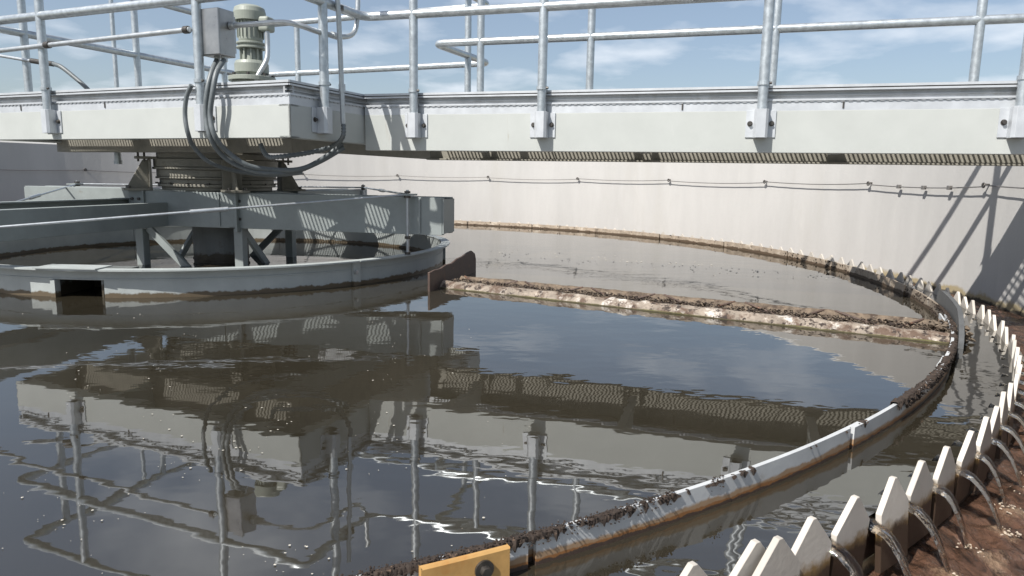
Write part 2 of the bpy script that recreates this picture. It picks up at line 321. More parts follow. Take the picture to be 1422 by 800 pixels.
# ------------------------------------------------------------------ weir with V notches
weir = empty('notched_weir', (0, 0, 0), 'ring of pale pointed weir teeth along the outer rim of the water', 'weir')
NT = 207; DA = 2*math.pi/NT; PH = -.9769
hw = RW*math.sin(DA/2)
TH = .014
sh = .070
poly = [(-.006, .074), (.006, .074), (sh, .002), (sh, -.14), (-sh, -.14), (-sh, .002)]
tm = MB().prism(poly, TH, Matrix.Translation((0, -TH, 0))).build('weir_tooth', M['weir'], weir, bevel=.0012)
tooth_mesh = tm.data
def place_tooth(o, a, dr=0, dz=0, tilt=0):
    # local x tangential, local y inwards
    rad = Vector((math.cos(a), math.sin(a), 0)); tan = Vector((-math.sin(a), math.cos(a), 0))
    o.matrix_world = frame(rad*(RW-TH+dr)+Vector((0,0,dz)), tan, -rad) @ Matrix.Rotation(tilt, 4, 'X')
for k in range(NT):
    o = tm if k == 0 else tm.copy()
    if k: col.objects.link(o)
    o.parent = weir; rnd = random.Random(k)
    place_tooth(o, PH+DA*k, rnd.uniform(-.006, .006), rnd.uniform(-.006, .004), rnd.uniform(-.09, .09))
o = tm.copy(); col.objects.link(o); o.parent = weir; o.name = 'splice_tooth'; place_tooth(o, PH-DA*.78, .02, .004)
MB().lathe([(RW-.034, -.30), (RW-.034, -.030), (RW-.024, -.030), (RW-.024, -.30)], 207).build('weir_plate', M['weir'], weir)

# launder water, stirred by the jets
jets = [k for k in range(-1, 21)]
jang = [PH+DA*(k+.5) for k in jets]
def launder():
    a0, a1 = R(-100), R(14); na, nr = 900, 46; r0, r1 = RW-.02, RWALL-.002
    vs = []; fo = []
    for i in range(na+1):
        a = a0+(a1-a0)*i/na
        for j in range(nr+1):
            r = r0+(r1-r0)*j/nr; p = Vector((r*math.cos(a), r*math.sin(a), 0))
            q = Vector((a*RW*3.2, r*13, 0))
            z = .020*noise.noise(q) + .010*noise.noise(q*2.7+Vector((5, 2, 0))) + .004*noise.noise(p*32)
            kk = (a-PH)/DA-.5; d = abs(kk-round(kk))*DA*RW
            hit = math.exp(-(((r-5.815)/.04)**2+(d/.026)**2)); ring = math.exp(-(((r-5.84)/.09)**2))
            z += .022*hit + .010*ring*math.sin(d*70-(r-5.80)*55)
            vs.append((p.x, p.y, ZL+z)); fo.append(min(1.3, .22+.75*hit+.42*ring*(.5+.5*math.cos(d*36))+.65*noise.noise(q*1.3)+.35*noise.noise(q*4.1)))
    fs = [(i*(nr+1)+j, (i+1)*(nr+1)+j, (i+1)*(nr+1)+j+1, i*(nr+1)+j+1) for i in range(na) for j in range(nr)]
    # calm remainder of the ring
    o0 = len(vs); n2 = 120
    for i in range(n2+1):
        a = a1+(2*math.pi-(a1-a0))*i/n2
        for r in (r0, r1): vs.append((r*math.cos(a), r*math.sin(a), ZL)); fo.append(.1)
    fs += [(o0+2*i, o0+2*i+2, o0+2*i+3, o0+2*i+1) for i in range(n2)]
    mb = MB().add(vs, fs, True); o = mb.build('launder_water', M['launder'])
    at_ = o.data.attributes.new('foam', 'FLOAT', 'POINT'); at_.data.foreach_set('value', fo)
    o['kind'] = 'structure'
launder()
ordn = ['first','second','third','fourth','fifth','sixth','seventh','eighth','ninth','tenth','eleventh','twelfth','thirteenth','fourteenth','fifteenth','sixteenth','seventeenth','eighteenth','nineteenth','twentieth','twenty-first','twenty-second']
jrnd = random.Random(3); shown = 0
for k, a in zip(jets, jang):
    rad = Vector((math.cos(a), math.sin(a), 0)); tan = Vector((-math.sin(a), math.cos(a), 0)); mb = MB()
    sp = jrnd.uniform(.080, .115); path = []; rr = []; nn = 16
    path.append(rad*(RW-.06)+Vector((0, 0, -.006))); rr.append(.040)
    path.append(rad*(RW-.02)+Vector((0, 0, -.012))); rr.append(.028)
    for i in range(nn):
        t = i/(nn-1); path.append(rad*(RW+.01+sp*t)+tan*jrnd.uniform(-.0015, .0015)+Vector((0, 0, -.020-.150*t*t))); rr.append(.024-.014*t)
    mb.tube(path, rr, 12, flat=.32)
    if jrnd.random() < .6:
        of = jrnd.choice((-1, 1))*jrnd.uniform(.008, .014)
        mb.tube([p_+tan*of*(i_/len(path)+.3)-rad*.006*i_/len(path)*jrnd.uniform(.5, 2) for i_, p_ in enumerate(path)], [q_*.38 for q_ in rr], 8, flat=.6)
    o = mb.build('water_jet', M['jet'])
    sb = MB(); ep = path[-1]
    for i_ in range(26):
        an = jrnd.random()*6.28; rr2 = jrnd.random()**.7*.038
        sb.lump(Vector((ep.x+math.cos(an)*rr2, ep.y+math.sin(an)*rr2, ZL+.010+jrnd.uniform(0, .016)*(1-rr2/.05))), jrnd.uniform(.002, .0055))
    sb.build('splash', M['splash'], o, kind='stuff')
    lab = 'arc of falling water in the %s weir notch counted from the bottom edge' % ordn[k+1]
    tag(o, lab, 'water jet', 'water jets spilling over the weir')

# ------------------------------------------------------------------ scum baffle
baffle = empty('scum_baffle', (0, 0, 0), 'narrow ring baffle standing in the water inside the weir teeth', 'baffle')
NP = 30; DP = 360/NP; OFF = -61.5
for k in range(NP):
    a0 = OFF+k*DP+.10; a1 = OFF+(k+1)*DP-.10
    far = (a0 % 360) < 200 or (a0 % 360) > 326
    jj = random.Random(k+50)
    top = .067+jj.uniform(-.004, .004); dr = jj.uniform(-.006, .006)
    p_ = MB().lathe([(RB-.006+dr, -.25), (RB-.006+dr, top), (RB+.006+dr, top), (RB+.006+dr, -.25)], 12, a0=a0, a1=a1).build('baffle_panel', M['baffle_dirty'] if far else M['baffle'], baffle)
    c = a1+.1
    q_ = -.0235 if not far else .0125
    sp_ = MB().lathe([(RB+q_, -.2), (RB+q_, .056), (RB+q_+.009, .056), (RB+q_+.009, -.2)], 4, a0=c-1.0, a1=c+1.0).build('splice_plate', M['orange'] if k == NP-1 and False else M['baffle_dirty' if far else 'baffle'], baffle)
# orange splice block with a bolt in the foreground
ob = MB(); c0, c1 = -64.0, -62.15
ob.lathe([(RB+.012, -.12), (RB+.012, .070), (RB+.026, .070), (RB+.026, -.12)], 6, a0=c0, a1=c1)
obo = ob.build('splice_block', M['orange'], baffle, bevel=.004); obo['label'] = 'orange splice block bolted to the near baffle'
ba = R(-62.72); rad = Vector((math.cos(ba), math.sin(ba), 0)); bz = Vector((0, 0, .038))
MB().tube([rad*(RB+.026)+bz, rad*(RB+.031)+bz], .019, 20).build('washer', M['bolt'], baffle)
MB().tube([rad*(RB+.031)+bz, rad*(RB+.043)+bz], .011, 6).build('bolt', M['bolt'], baffle)
# crust of dried sludge on the top edge
cr_ = MB(); rc = random.Random(11)
def crust_run(a0, a1, dens, size, rr=.009, zz=.068, thr=-.5):
    size *= .82; n = int((a1-a0)*dens)
    for i in range(n):
        a = rc.uniform(a0, a1)
        g_ = noise.noise(Vector((a*.8, 3, 0)))+.5*noise.noise(Vector((a*4, 9, 0)))
        if g_ < thr: continue
        s = size*rc.uniform(.3, 1.0)*(1+.5*max(0, g_))
        out = rc.uniform(-rr, rr); dz = rc.uniform(-.003, .006) if rc.random() < .8 else -rc.uniform(.004, .022)
        if dz < -.003: out = rr*.9
        cr_.lump(pol(RB+out, a, zz+dz), s)
def crust_skin(a0, a1, wid, hgt, thr, seed):       # matted, uneven skin of dried scum draped over the edge
    n = int((a1-a0)/.035); prev = None; m_ = 9
    for i in range(n+1):
        a = a0+(a1-a0)*i/n
        g_ = noise.noise(Vector((a*1.1, seed, 0)))+.6*noise.noise(Vector((a*5, seed+4, 0)))
        k = max(0, min(1, (g_-thr)*2.2))
        if k <= .02: prev = None; continue
        cur = []
        for j in range(m_):
            t = math.pi*j/(m_-1); nz = 1+.6*noise.noise(Vector((a*9, j*.9, seed)))+.3*noise.noise(Vector((a*30, j*1.6, seed+2)))
            rr_ = RB+math.cos(t)*wid*k*nz; zz = .0655+math.sin(t)*hgt*k*nz
            if j == 0: rr_ = max(rr_, RB+.0075); zz = .062-.022*k*max(0, noise.noise(Vector((a*9, 7, seed)))+.35)
            if j == m_-1: rr_ = min(rr_, RB-.0075); zz = .056
            cur.append(pol(rr_, a, zz))
        if prev:
            cr_.add(prev+cur, [(q, q+1, m_+q+1, m_+q) for q in range(m_-1)], True)
        prev = cur
crust_skin(-78, -58.4, .009, .005, -.55, 3.1); crust_skin(-58.4, -54.6, .009, .005, .02, 3.1); crust_skin(-54.6, -46, .009, .005, .42, 8.2); crust_skin(-46, -30, .014, .010, -.4, 5.7)
crust_run(-78, -58.4, 130, .0040); crust_run(-58.4, -55.2, 100, .0040, thr=.05); crust_run(-46, -31, 150, .008, .014, .060, -.25); crust_run(-31, -22, 120, .010)
for (a0, a1, n) in ((-26, 12, 260), (12, 75, 110)):
    for i in range(n): a = rc.uniform(a0, a1); cr_.lump(pol(RB-rc.uniform(-.004, .010), a, rc.uniform(.0, .068)), rc.uniform(.004, .010))
cr_.build('dried_crust', M['crust'], baffle, kind='stuff')

# ------------------------------------------------------------------ scum trough (skimmer arm)
TA0, TA1 = Vector((2.08, -1.275, 0)), Vector((4.745, -2.745, 0))      # near lip
TF0, TF1 = Vector((2.19, -1.12, 0)), Vector((4.77, -2.46, 0))      # far lip
trough = empty('scum_trough', (TA0+TF1)/2, 'crusted scum trough lying across the water to the baffle', 'trough')
def sheet(A, B, prof, n, name, mt, seed, jig):
    """long plate with a wavering profile; prof = closed outline [(offset across, z)]"""
    d = (B-A).normalized(); nn = Vector((-d.y, d.x, 0)); vs = []; fs = []; m_ = len(prof)
    for i in range(n+1):
        p = A+(B-A)*i/n
        for j, (o_, z) in enumerate(prof):
            q = p+nn*o_+Vector((0, 0, z)); k = noise.noise(Vector((q.x*9+seed, q.y*9, j*1.7)))
            vs.append(q+nn*k*jig+Vector((0, 0, noise.noise(Vector((q.x*14, q.y*14, seed+j)))*jig)))
    for i in range(n):
        for j in range(m_): fs.append((i*m_+j, (i+1)*m_+j, (i+1)*m_+(j+1) % m_, i*m_+(j+1) % m_))
    mb = MB().add(vs, fs, True); mb.add(vs[:m_], [tuple(range(m_))]); mb.add(vs[-m_:], [tuple(range(m_))[::-1]])
    return mb.build(name, mt, trough)
sheet(TA0, TA1, [(-.056, -.12), (-.056, -.01), (-.050, .014), (-.034, .030), (-.012, .043), (.008, .046), (.022, .038), (.04, .016), (.05, -.12)], 150, 'side_wall', M['trough_side'], 1.3, .011)
sheet(TF0, TF1, [(-.05, -.12), (-.05, .02), (-.012, .050), (.002, .060), (.010, .057), (.010, -.12)], 150, 'side_wall', M['trough_in'], 7.7, .007)
dm = (TA1-TA0)
sheet((TA0+TF0)/2, (TA1+TF1)/2, [(-.14, -.1), (-.12, .012), (-.04, .02), (.05, .016), (.12, .03), (.13, -.1)], 150, 'sludge_bed', M['trough_in'], 4.1, .014)
# sagging chains of debris tied across the trough
for k in range(6):
    t0, t1 = k/6+.01, (k+1)/6-.01
    a = TF0.lerp(TF1, t0)+Vector((0, 0, .058)); b = TA0.lerp(TA1, (t0+t1)/2)+Vector((0, 0, .046)); c = TF0.lerp(TF1, t1)+Vector((0, 0, .058))
    b = b.lerp(TF0.lerp(TF1, (t0+t1)/2), .45)-Vector((0, 0, .01))
    MB().tube(smoothpath([a, a.lerp(b, .5)-Vector((0,0,.004)), b, b.lerp(c, .5)-Vector((0,0,.006)), c], 5), [.007]*21, 6).build('tie_strap', M['brown'], trough)
db = MB(); db2 = MB(); rd = random.Random(5)
for i in range(3600):
    t = rd.random(); u = rd.random(); p = TA0.lerp(TA1, t).lerp(TF0.lerp(TF1, t), .12+u*.83)
    (db if rd.random() < .5 else db2).lump(p+Vector((0, 0, .022+rd.uniform(0, .022))), rd.uniform(.003, .011))
db.build('sludge_debris', M['crust'], trough, kind='stuff')
# brown end plate next to the feedwell
E0, E1 = Vector((2.008, -1.488, 0)), Vector((2.259, -.438, 0)); ed = (E1-E0).normalized(); en = Vector((-ed.y, ed.x, 0)); EL = (E1-E0).length
MB().prism([(0, -.1), (0, .128), (.10, .134), (.22, .128), (.34, .142), (.47, .138), (.60, .158), (.72, .162), (EL-.22, .178), (EL-.12, .182), (EL-.03, .150), (EL, .10), (EL, -.1)], .016, frame(E0, ed, en)).build('end_plate', M['brown'], trough, bevel=.002)
# dark curved blade wiping the baffle at the outer end
bl = MB(); vs = []; fs = []; nb_ = 14
for i in range(nb_+1):
    a = -20.6-13.2*i/nb_; t = i/nb_; top = .150*(1-.10*t) if t < .62 else .135-.09*(t-.62)/.38
    top = top if i else .13
    for r_ in (5.475, 5.497):
        vs += [pol(r_, a, -.06 if i > 1 else .05), pol(r_+.0, a, top)]
for i in range(nb_):
    b_ = i*4; fs += [(b_, b_+4, b_+5, b_+1), (b_+2, b_+3, b_+7, b_+6), (b_+1, b_+5, b_+7, b_+3), (b_, b_+2, b_+6, b_+4)]
fs += [(0, 1, 3, 2), (nb_*4, nb_*4+2, nb_*4+3, nb_*4+1)]
bl.add(vs, fs).build('wiper_blade', M['blade'], trough)
cl = MB()
for i in range(160):
    p = (TA1.lerp(TF1, rd.random())*1.01)+Vector((rd.uniform(-.10, .03), rd.uniform(-.05, .09), rd.uniform(.0, .065))); cl.lump(p, rd.uniform(.008, .022))
M['rags'] = mat('tan_rags', (.14, .108, .077), .85, 0, .5, 30, .006, 60, [((.10,.06,.04), 20, .55, .68)])
cl.build('rag_clump', M['rags'], trough, kind='stuff'); db2.build('dried_scum_bits', M['rags'], trough, kind='stuff')

# ------------------------------------------------------------------ feedwell
RF = 1.93
well = empty('feedwell', (0, 0, 0), 'low round grey feedwell ring standing in the water under the drive', 'feedwell')
segs = [(-41, 5), (5, 49), (49, 94), (94, 139), (139, 184), (184, 229), (229, 263.6), (272.7, 319)]
ZF = .168
for i, (a0, a1) in enumerate(segs):
    MB().lathe([(RF-.006, -.3), (RF-.006, ZF), (RF+.006, ZF), (RF+.006, -.3)], 16, a0=a0+.08, a1=a1-.08).build('wall_panel', M['well'], well)
# top strip above the open port
MB().lathe([(RF-.006, .108), (RF-.006, ZF), (RF+.006, ZF), (RF+.006, .108)], 8, a0=263.52, a1=272.78).build('port_lintel', M['well'], well)
for i, (a0, a1) in enumerate([(-41, 49), (49, 139), (139, 229), (229, 319)]):
    MB().lathe([(RF-.012, ZF), (RF-.012, ZF+.010), (RF+.066, ZF+.010), (RF+.066, ZF)], 30, a0=a0+.1, a1=a1-.1).build('rim_flange', M['well'], well)
MB().lathe([(RF+.006, .1085), (RF+.006, .115), (RF+.011, .115), (RF+.011, .1085)], 150).build('stiffener_band', M['well'], well)
for a in (-41, 5, 49, 94, 139, 184, 229):
    MB().lathe([(RF+.0065, -.2), (RF+.0065, ZF-.004), (RF+.028, ZF-.004), (RF+.028, -.2)], 2, a0=a-.9, a1=a+.9).build('splice_strap', M['well'], well, bevel=.002)
    if a == -41:
        MB().tube([pol(RF+.028, a-.55, .10), pol(RF+.055, a-.55, .10)], .013, 6).build('bolt', M['conduit'], well)
# sleeve at the port, and cover plates on the rim above it
fr = frame(pol(RF, 263.5, 0), pol(1, 263.5), Vector((-math.sin(R(263.6)), math.cos(R(263.6)), 0)))
MB().box((-.015, -.001, -.3), (.03, .028, .108), fr).build('port_jamb', M['well'], well)
fr2 = frame(pol(RF, 268, 0), pol(1, 268), Vector((-math.sin(R(268)), math.cos(R(268)), 0)))
MB().box((-.10, -.22, ZF+.0115), (.072, .16, ZF+.018), fr2).build('cover_plate', M['well'], well)
MB().box((-.40, -.16, -.2), (-.385, .15, .13), fr2).box((-.385, -.16, -.2), (-.012, -.148, .13), fr2).box((-.385, .138, -.2), (-.012, .15, .13), fr2).box((-.40, -.16, .1305), (-.012, .15, .142), fr2).build('port_dark_box', M['column'], well)  # closed box added behind the port so its opening stays dark

# ------------------------------------------------------------------ centre column, rotating cage and arms
cagea = R(-11)
e1 = Vector((math.cos(cagea), math.sin(cagea), 0)); e2 = Vector((-e1.y, e1.x, 0))
def L(a, b, z): return e1*a+e2*b+Vector((0, 0, z))
column = empty('centre_column', (0, 0, -.4), 'dark round steel column rising from the water under the turntable', 'column')
MB().lathe([(.0, -.5), (.225, -.5), (.225, .58), (.0, .58)], 40, smooth=False).build('column_pipe', M['column'], column)
MB().lathe([(.226, .02), (.226, .035), (.232, .035), (.232, .02)], 40).build('weld_ring', M['column'], column)
cage = empty('rotating_cage', (0, 0, 0), 'grey steel cage with four double channel arms around the column', 'steel frame')
H0, H1 = .325, .605
for k in range(4):
    ca, sa = math.cos(k*math.pi/2), math.sin(k*math.pi/2)
    x = e1*ca+e2*sa; y = -e1*sa+e2*ca
    arm = bpy.data.objects.new('arm', None); col.objects.link(arm); arm.parent = cage; arm.location = (0, 0, 0)
    fr = frame(Vector((0, 0, 0)), x, y); H1 = .515 if k == 3 else .605; H0 = .43 if k == 2 else .325
    for (off, s0, dirn, s1) in ((-.46 if k != 3 else -.56, -.46, 1, 2.15), (-.16, .44, -1, 2.15)):
        if k == 3: H1 = .545 if off < -.2 else .515
        mb = MB(); y0 = off; wt = .010*dirn; fl = .07*dirn
        def bx(a, b, c, d, e, f): mb.box((min(a, b), min(c, d), e), (max(a, b), max(c, d), f), fr)
        bx(s0, s1, y0, y0+wt, H0, H1); bx(s0, s1, y0+wt, y0+fl, H1-.012, H1); bx(s0, s1, y0+wt, y0+fl, H0, H0+.012)
        ch = mb.build('channel', M['frame'], arm, bevel=.002)
    MB().box((2.151, -.455, H0+.01), (2.162, -.165, H1-.012), fr).build('end_plate', M['frame'], arm)
    MB().box((1.97, -.472, H0+.013), (1.985, -.4605, H1-.013), fr).build('stiffener', M['frame'], arm)
    MB().box((.30, -.4685, H0+.013), (.312, -.4605, H1-.013), fr).build('stiffener', M['frame'], arm)
    # hanger rod carrying the feedwell rim
    hp = fr @ Vector((1.86, -.52, 0)); rr_ = math.hypot(hp.x, hp.y); hp *= (RF+.045)/rr_; hp = x*hp.dot(x)+y*(-.52)
    hz = Vector((0, 0, 1))
    MB().tube([hp+hz*(ZF+.011), hp+hz*(H1+.055)], .011, 10).build('hanger_rod', M['conduit'], arm)
    for z0, z1, r_ in ((H1+.030, H1+.046, .024), (H1-.005, H1+.012, .026), (ZF+.0105, ZF+.03, .022), (H0-.03, H0-.008, .022)):
        MB().tube([hp+hz*z0, hp+hz*z1], r_, 6).build('hanger_nut', M['bolt'], arm)
    MB().box((hp.dot(x)-.05, -.55, H1+.0125), (hp.dot(x)+.05, -.44, H1+.026), fr).build('hanger_plate', M['frame'], arm)
    H0, H1 = .325, .605
    # cage leg with knee braces below, corner plate above
    q = x*.45+y*(-.43)
    MB().box((.415, -.45, -.4), (.49, -.38, H0-.002), fr).build('leg', M['frame'], cage, bevel=.003)
    MB().bar(fr @ Vector((.445, -.36, H0-.02)), fr @ Vector((.445, .05, -.08)), .03, .055).build('brace', M['frame'], cage)
    MB().box((-.50, -.4805, H0-.03), (-.36, -.4605, H1+.004), fr).build('corner_plate', M['frame'], cage, bevel=.002)
    for (bx_, bz) in ((-.46, .4), (-.40, .4), (-.46, .54), (-.40, .54)):
        MB().tube([fr @ Vector((bx_, -.4806, bz)), fr @ Vector((bx_, -.495, bz))], .012, 6).build('bolt', M['bolt'], cage)
    # tie rod to the next arm end, with a turnbuckle
    x2, y2 = y, -x
    A = hp+hz*(.45 if k == 3 else .625); hp2 = x2*hp.dot(x)+y2*(-.52); B_ = hp2+hz*(.45 if k == 2 else .625)
    if k == 3: A = x*2.11+y*(-.135)+hz*.415
    MB().tube([A, B_], .008, 8).build('tie_rod', M['conduit'], cage)
    MB().tube([A.lerp(B_, .43), A.lerp(B_, .52)], .015, 10).build('turnbuckle', M['conduit'], cage)

# ------------------------------------------------------------------ slewing drive
drive = empty('slewing_drive', (0, 0, .61), 'dark stacked turntable drive between the cage and the platform', 'turntable drive')
for nm, r_, z0, z1 in (('base_ring', .44, .612, .640), ('flange', .47, .641, .664), ('gear_ring', .455, .665, .705), ('flange', .485, .706, .722), ('bearing_housing', .475, .723, .780),
                       ('flange', .505, .781, .800), ('housing', .495, .801, .866), ('cover_plate', .47, .867, .915), ('cap_plate', .40, .916, .94)):
    MB().lathe([(.1, z0), (r_, z0), (r_, z1), (.1, z1)], 64).build(nm, M['drive'], drive, bevel=.004)
for k in range(18):
    a = k*20+4
    MB().tube([pol(.455, a, .800), pol(.455, a, .8005)], .001, 6) if False else MB().tube([pol(.478, a, .664), pol(.478, a, .676)], .011, 6).build('bolt', M['bolt'], drive)
for k in range(4):
    a = cagea+R(45+90*k); rad = Vector((math.cos(a), math.sin(a), 0)); tan = Vector((-rad.y, rad.x, 0)); fr = frame(rad*.50, rad, tan)
    br = MB(); br.box((.02, -.09, .608), (.23, .09, .626), fr).box((.02, -.075, .626), (.036, .075, .86), fr)
    br.prism([(.036, .626), (.21, .626), (.19, .65), (.075, .855), (.036, .855)], .014, fr @ Matrix.Translation((0, -.007, 0)))
    b_ = br.build('gusset_bracket', M['drive'], drive, bevel=.002)
    MB().box((-.06, -.05, .861), (.13, .05, .882), fr).build('clamp_bar', M['drive'], drive, bevel=.003)
    for x_ in (.06, .105):
        MB().tube([fr @ Vector((x_, 0, .84)), fr @ Vector((x_, 0, .915))], .009, 8).build('bolt', M['bolt'], drive)
    for y_ in (-.06, .06): MB().tube([fr @ Vector((.19, y_, .626)), fr @ Vector((.19, y_, .645))], .013, 6).build('bolt', M['bolt'], drive)

# ------------------------------------------------------------------ platform and bridge
ZT = 1.335
PC = Vector((1.159, -1.652, 0)); pt = R(-23); pu = Vector((math.cos(pt), math.sin(pt), 0)); pv = Vector((-pu.y, pu.x, 0))
PW, PD = 2.95, 2.75
bt = -.3015; bd = Vector((math.cos(bt), math.sin(bt), 0)); bn = Vector((-bd.y, bd.x, 0)); BW = .463
def edge(parent, o, ax, inn, length, zb, name='beam', chan_mat='beam'):
    """one edge of a deck: painted channel with an aluminium edge profile on top; o = outer corner, inn = inward"""
    fr = frame(o, ax, inn); lo = 0; hi = length
    mb = MB().box((lo, .0, zb), (hi, .011, 1.188), fr); mb.box((lo, .011, zb), (hi, .085, zb+.012), fr); mb.box((lo, .011, 1.176), (hi, .085, 1.188), fr)
    b_ = mb.build(name, M[chan_mat], parent, bevel=.0015)
    MB().box((lo, .002, 1.1885), (hi, .06, 1.244), fr).build('edge_band', M['trim'], parent)
    MB().box((lo, -.006, 1.2445), (hi, .05, 1.256), fr).build('drip_lip', M['trim'], parent)
    MB().box((lo, .032, 1.2565), (hi, .045, 1.302), fr).build('fascia', M['fascia'], parent)
    MB().box((lo, .020, 1.274), (hi, .0318, 1.281), fr).build('fascia_rib', M['fascia'], parent)
    MB().box((lo, -.006, 1.3025), (hi, .045, 1.313), fr).build('edge_angle', M['trim'], parent)
    MB().box((lo, .006, 1.3135), (hi, .045, 1.3200), fr).build('edge_gap', M['bolt'], parent)
    MB().box((lo, -.004, 1.3205), (hi, .045, ZT), fr).build('edge_nosing', M['trim'], parent)
    sb = MB(); n = int(length/.042)
    for i in range(n): sb.box((.02+i*.042, -.0035, 1.2375), (.042+i*.042, .0018, 1.2442), fr)
    sb.build('rivet_row', M['fascia'], parent, kind='stuff')
    tk = .38
    while tk < length-.1:
        MB().box((tk, -.003, 1.200), (tk+.009, .0018, 1.237), fr).build('band_clip', M['bolt'], parent); tk += .92
def grating(parent, fr, x0, x1, y0, y1, name='grating_panel', pitch=.030, th=.0065, zt=ZT-.004, dp=.019):
    g_ = MB(); n = int((x1-x0)/pitch)
    for i in range(n+1): g_.box((x0+i*pitch, y0, zt-dp), (x0+i*pitch+th, y1, zt), fr)
    k = max(2, round((y1-y0)/.145))
    for j in range(k+1):
        yy = y0+(y1-y0-.008)*j/k; g_.box((x0, yy, zt-dp*.95), (x1, yy+.010, zt-.001), fr)
    return g_.build(name, M['grate'], parent)
plat = empty('drive_platform', PC+pu*(-PW/2)+pv*(PD/2)+Vector((0, 0, .98)), 'square grating platform with light grey edge beams over the turntable', 'platform')
ZPB = .985
edge(plat, PC+pu*(-PW), pu, pv, PW, ZPB, 'edge_beam')
edge(plat, PC, pv, -pu, PD, ZPB, 'edge_beam')
edge(plat, PC+pv*PD, -pu, -pv, PW, ZPB, 'edge_beam')
edge(plat, PC+pu*(-PW)+pv*PD, -pv, pu, PD, ZPB, 'edge_beam')
pfr = frame(PC, pu, pv)
nx, ny = 3, 3
for i in range(nx):
    for j in range(ny):
        X0 = -PW+.05+(PW-.1)*i/nx; Y0 = .05+(PD-.1)*j/ny
        if i == 1 and j == 1: continue
        grating(plat, pfr, X0+.004, X0+(PW-.1)/nx-.004, Y0+.003, Y0+(PD-.1)/ny-.003)
MB().box((-PW+.05+(PW-.1)/3, .05+(PD-.1)/3, ZT-.02), (-PW+.05+(PW-.1)*2/3, .05+(PD-.1)*2/3, ZT-.004), pfr).build('drive_mount_plate', M['frame'], plat)
for xx in (-.985, -1.975):
    MB().box((xx-.05, .09, ZPB+.02), (xx+.05, PD-.09, ZPB+.034), pfr).box((xx-.006, .09, ZPB+.034), (xx+.006, PD-.09, 1.29), pfr).box((xx-.05, .09, 1.29), (xx+.05, PD-.09, 1.304), pfr).build('cross_beam', M['frame'], plat)
for yy in (.92, 1.83):
    MB().box((-1.96, yy-.04, ZPB+.04), (-1.0, yy-.03, 1.28), pfr).build('cross_member', M['frame'], plat)
MB().box((-PW+.02, .50, .912), (-.42, .515, 1.29), pfr).box((-PW+.02, .515, .912), (-.42, .60, .925), pfr).build('cross_beam', M['drive'], plat)
MB().box((-.435, .516, .925), (-.42, PD-.1, 1.29), pfr).build('cross_beam', M['drive'], plat)
# short seats between platform and turntable
for (a_, b_) in ((-.25, -.20), (.25, -.20), (.25, .25), (-.25, .25)):
    p_ = L(a_, b_, 0); MB().box((p_.x-.05, p_.y-.05, .9405), (p_.x+.05, p_.y+.05, 1.31)).build('pedestal', M['drive'], plat)
# pipe stub hanging below the left of the platform
sp0 = onp(163, 206, PC+pv*.75, pv)
MB().tube([sp0+Vector((0, 0, .12)), sp0+Vector((0, 0, -.13))], .028, 14).tube([sp0+Vector((0, 0, -.10)), sp0+Vector((0, 0, -.134))], .034, 14).build('drain_stub', M['alu'], plat)

S0N, S0F, S1 = 1.69, 1.79, 6.33
bridge = empty('walkway_bridge', bd*4+Vector((0, 0, .94)), 'long light grey walkway bridge running from platform to right edge', 'bridge')
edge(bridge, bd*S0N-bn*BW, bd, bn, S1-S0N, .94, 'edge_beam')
edge(bridge, bd*S1+bn*BW, -bd, -bn, S1-S0F, .898, 'edge_beam', 'drive')  # darker tone paints in the shade and dirt of this beam's inner face
bfr = frame(Vector((0, 0, 0)), bd, bn)
ss = 1.80; 
while ss < 6.9:
    e_ = min(ss+.92, 6.95); grating(bridge, bfr, ss+.004, e_-.004, -BW+.046, BW-.046); ss += .92
s_ = 2.3
while s_ < 6.2:
    MB().box((s_-.03, -BW+.086, .96), (s_+.03, BW-.086, .97), bfr).box((s_-.004, -BW+.086, .97), (s_+.004, BW-.086, 1.17), bfr).build('cross_member', M['beam'], bridge); s_ += 1.3

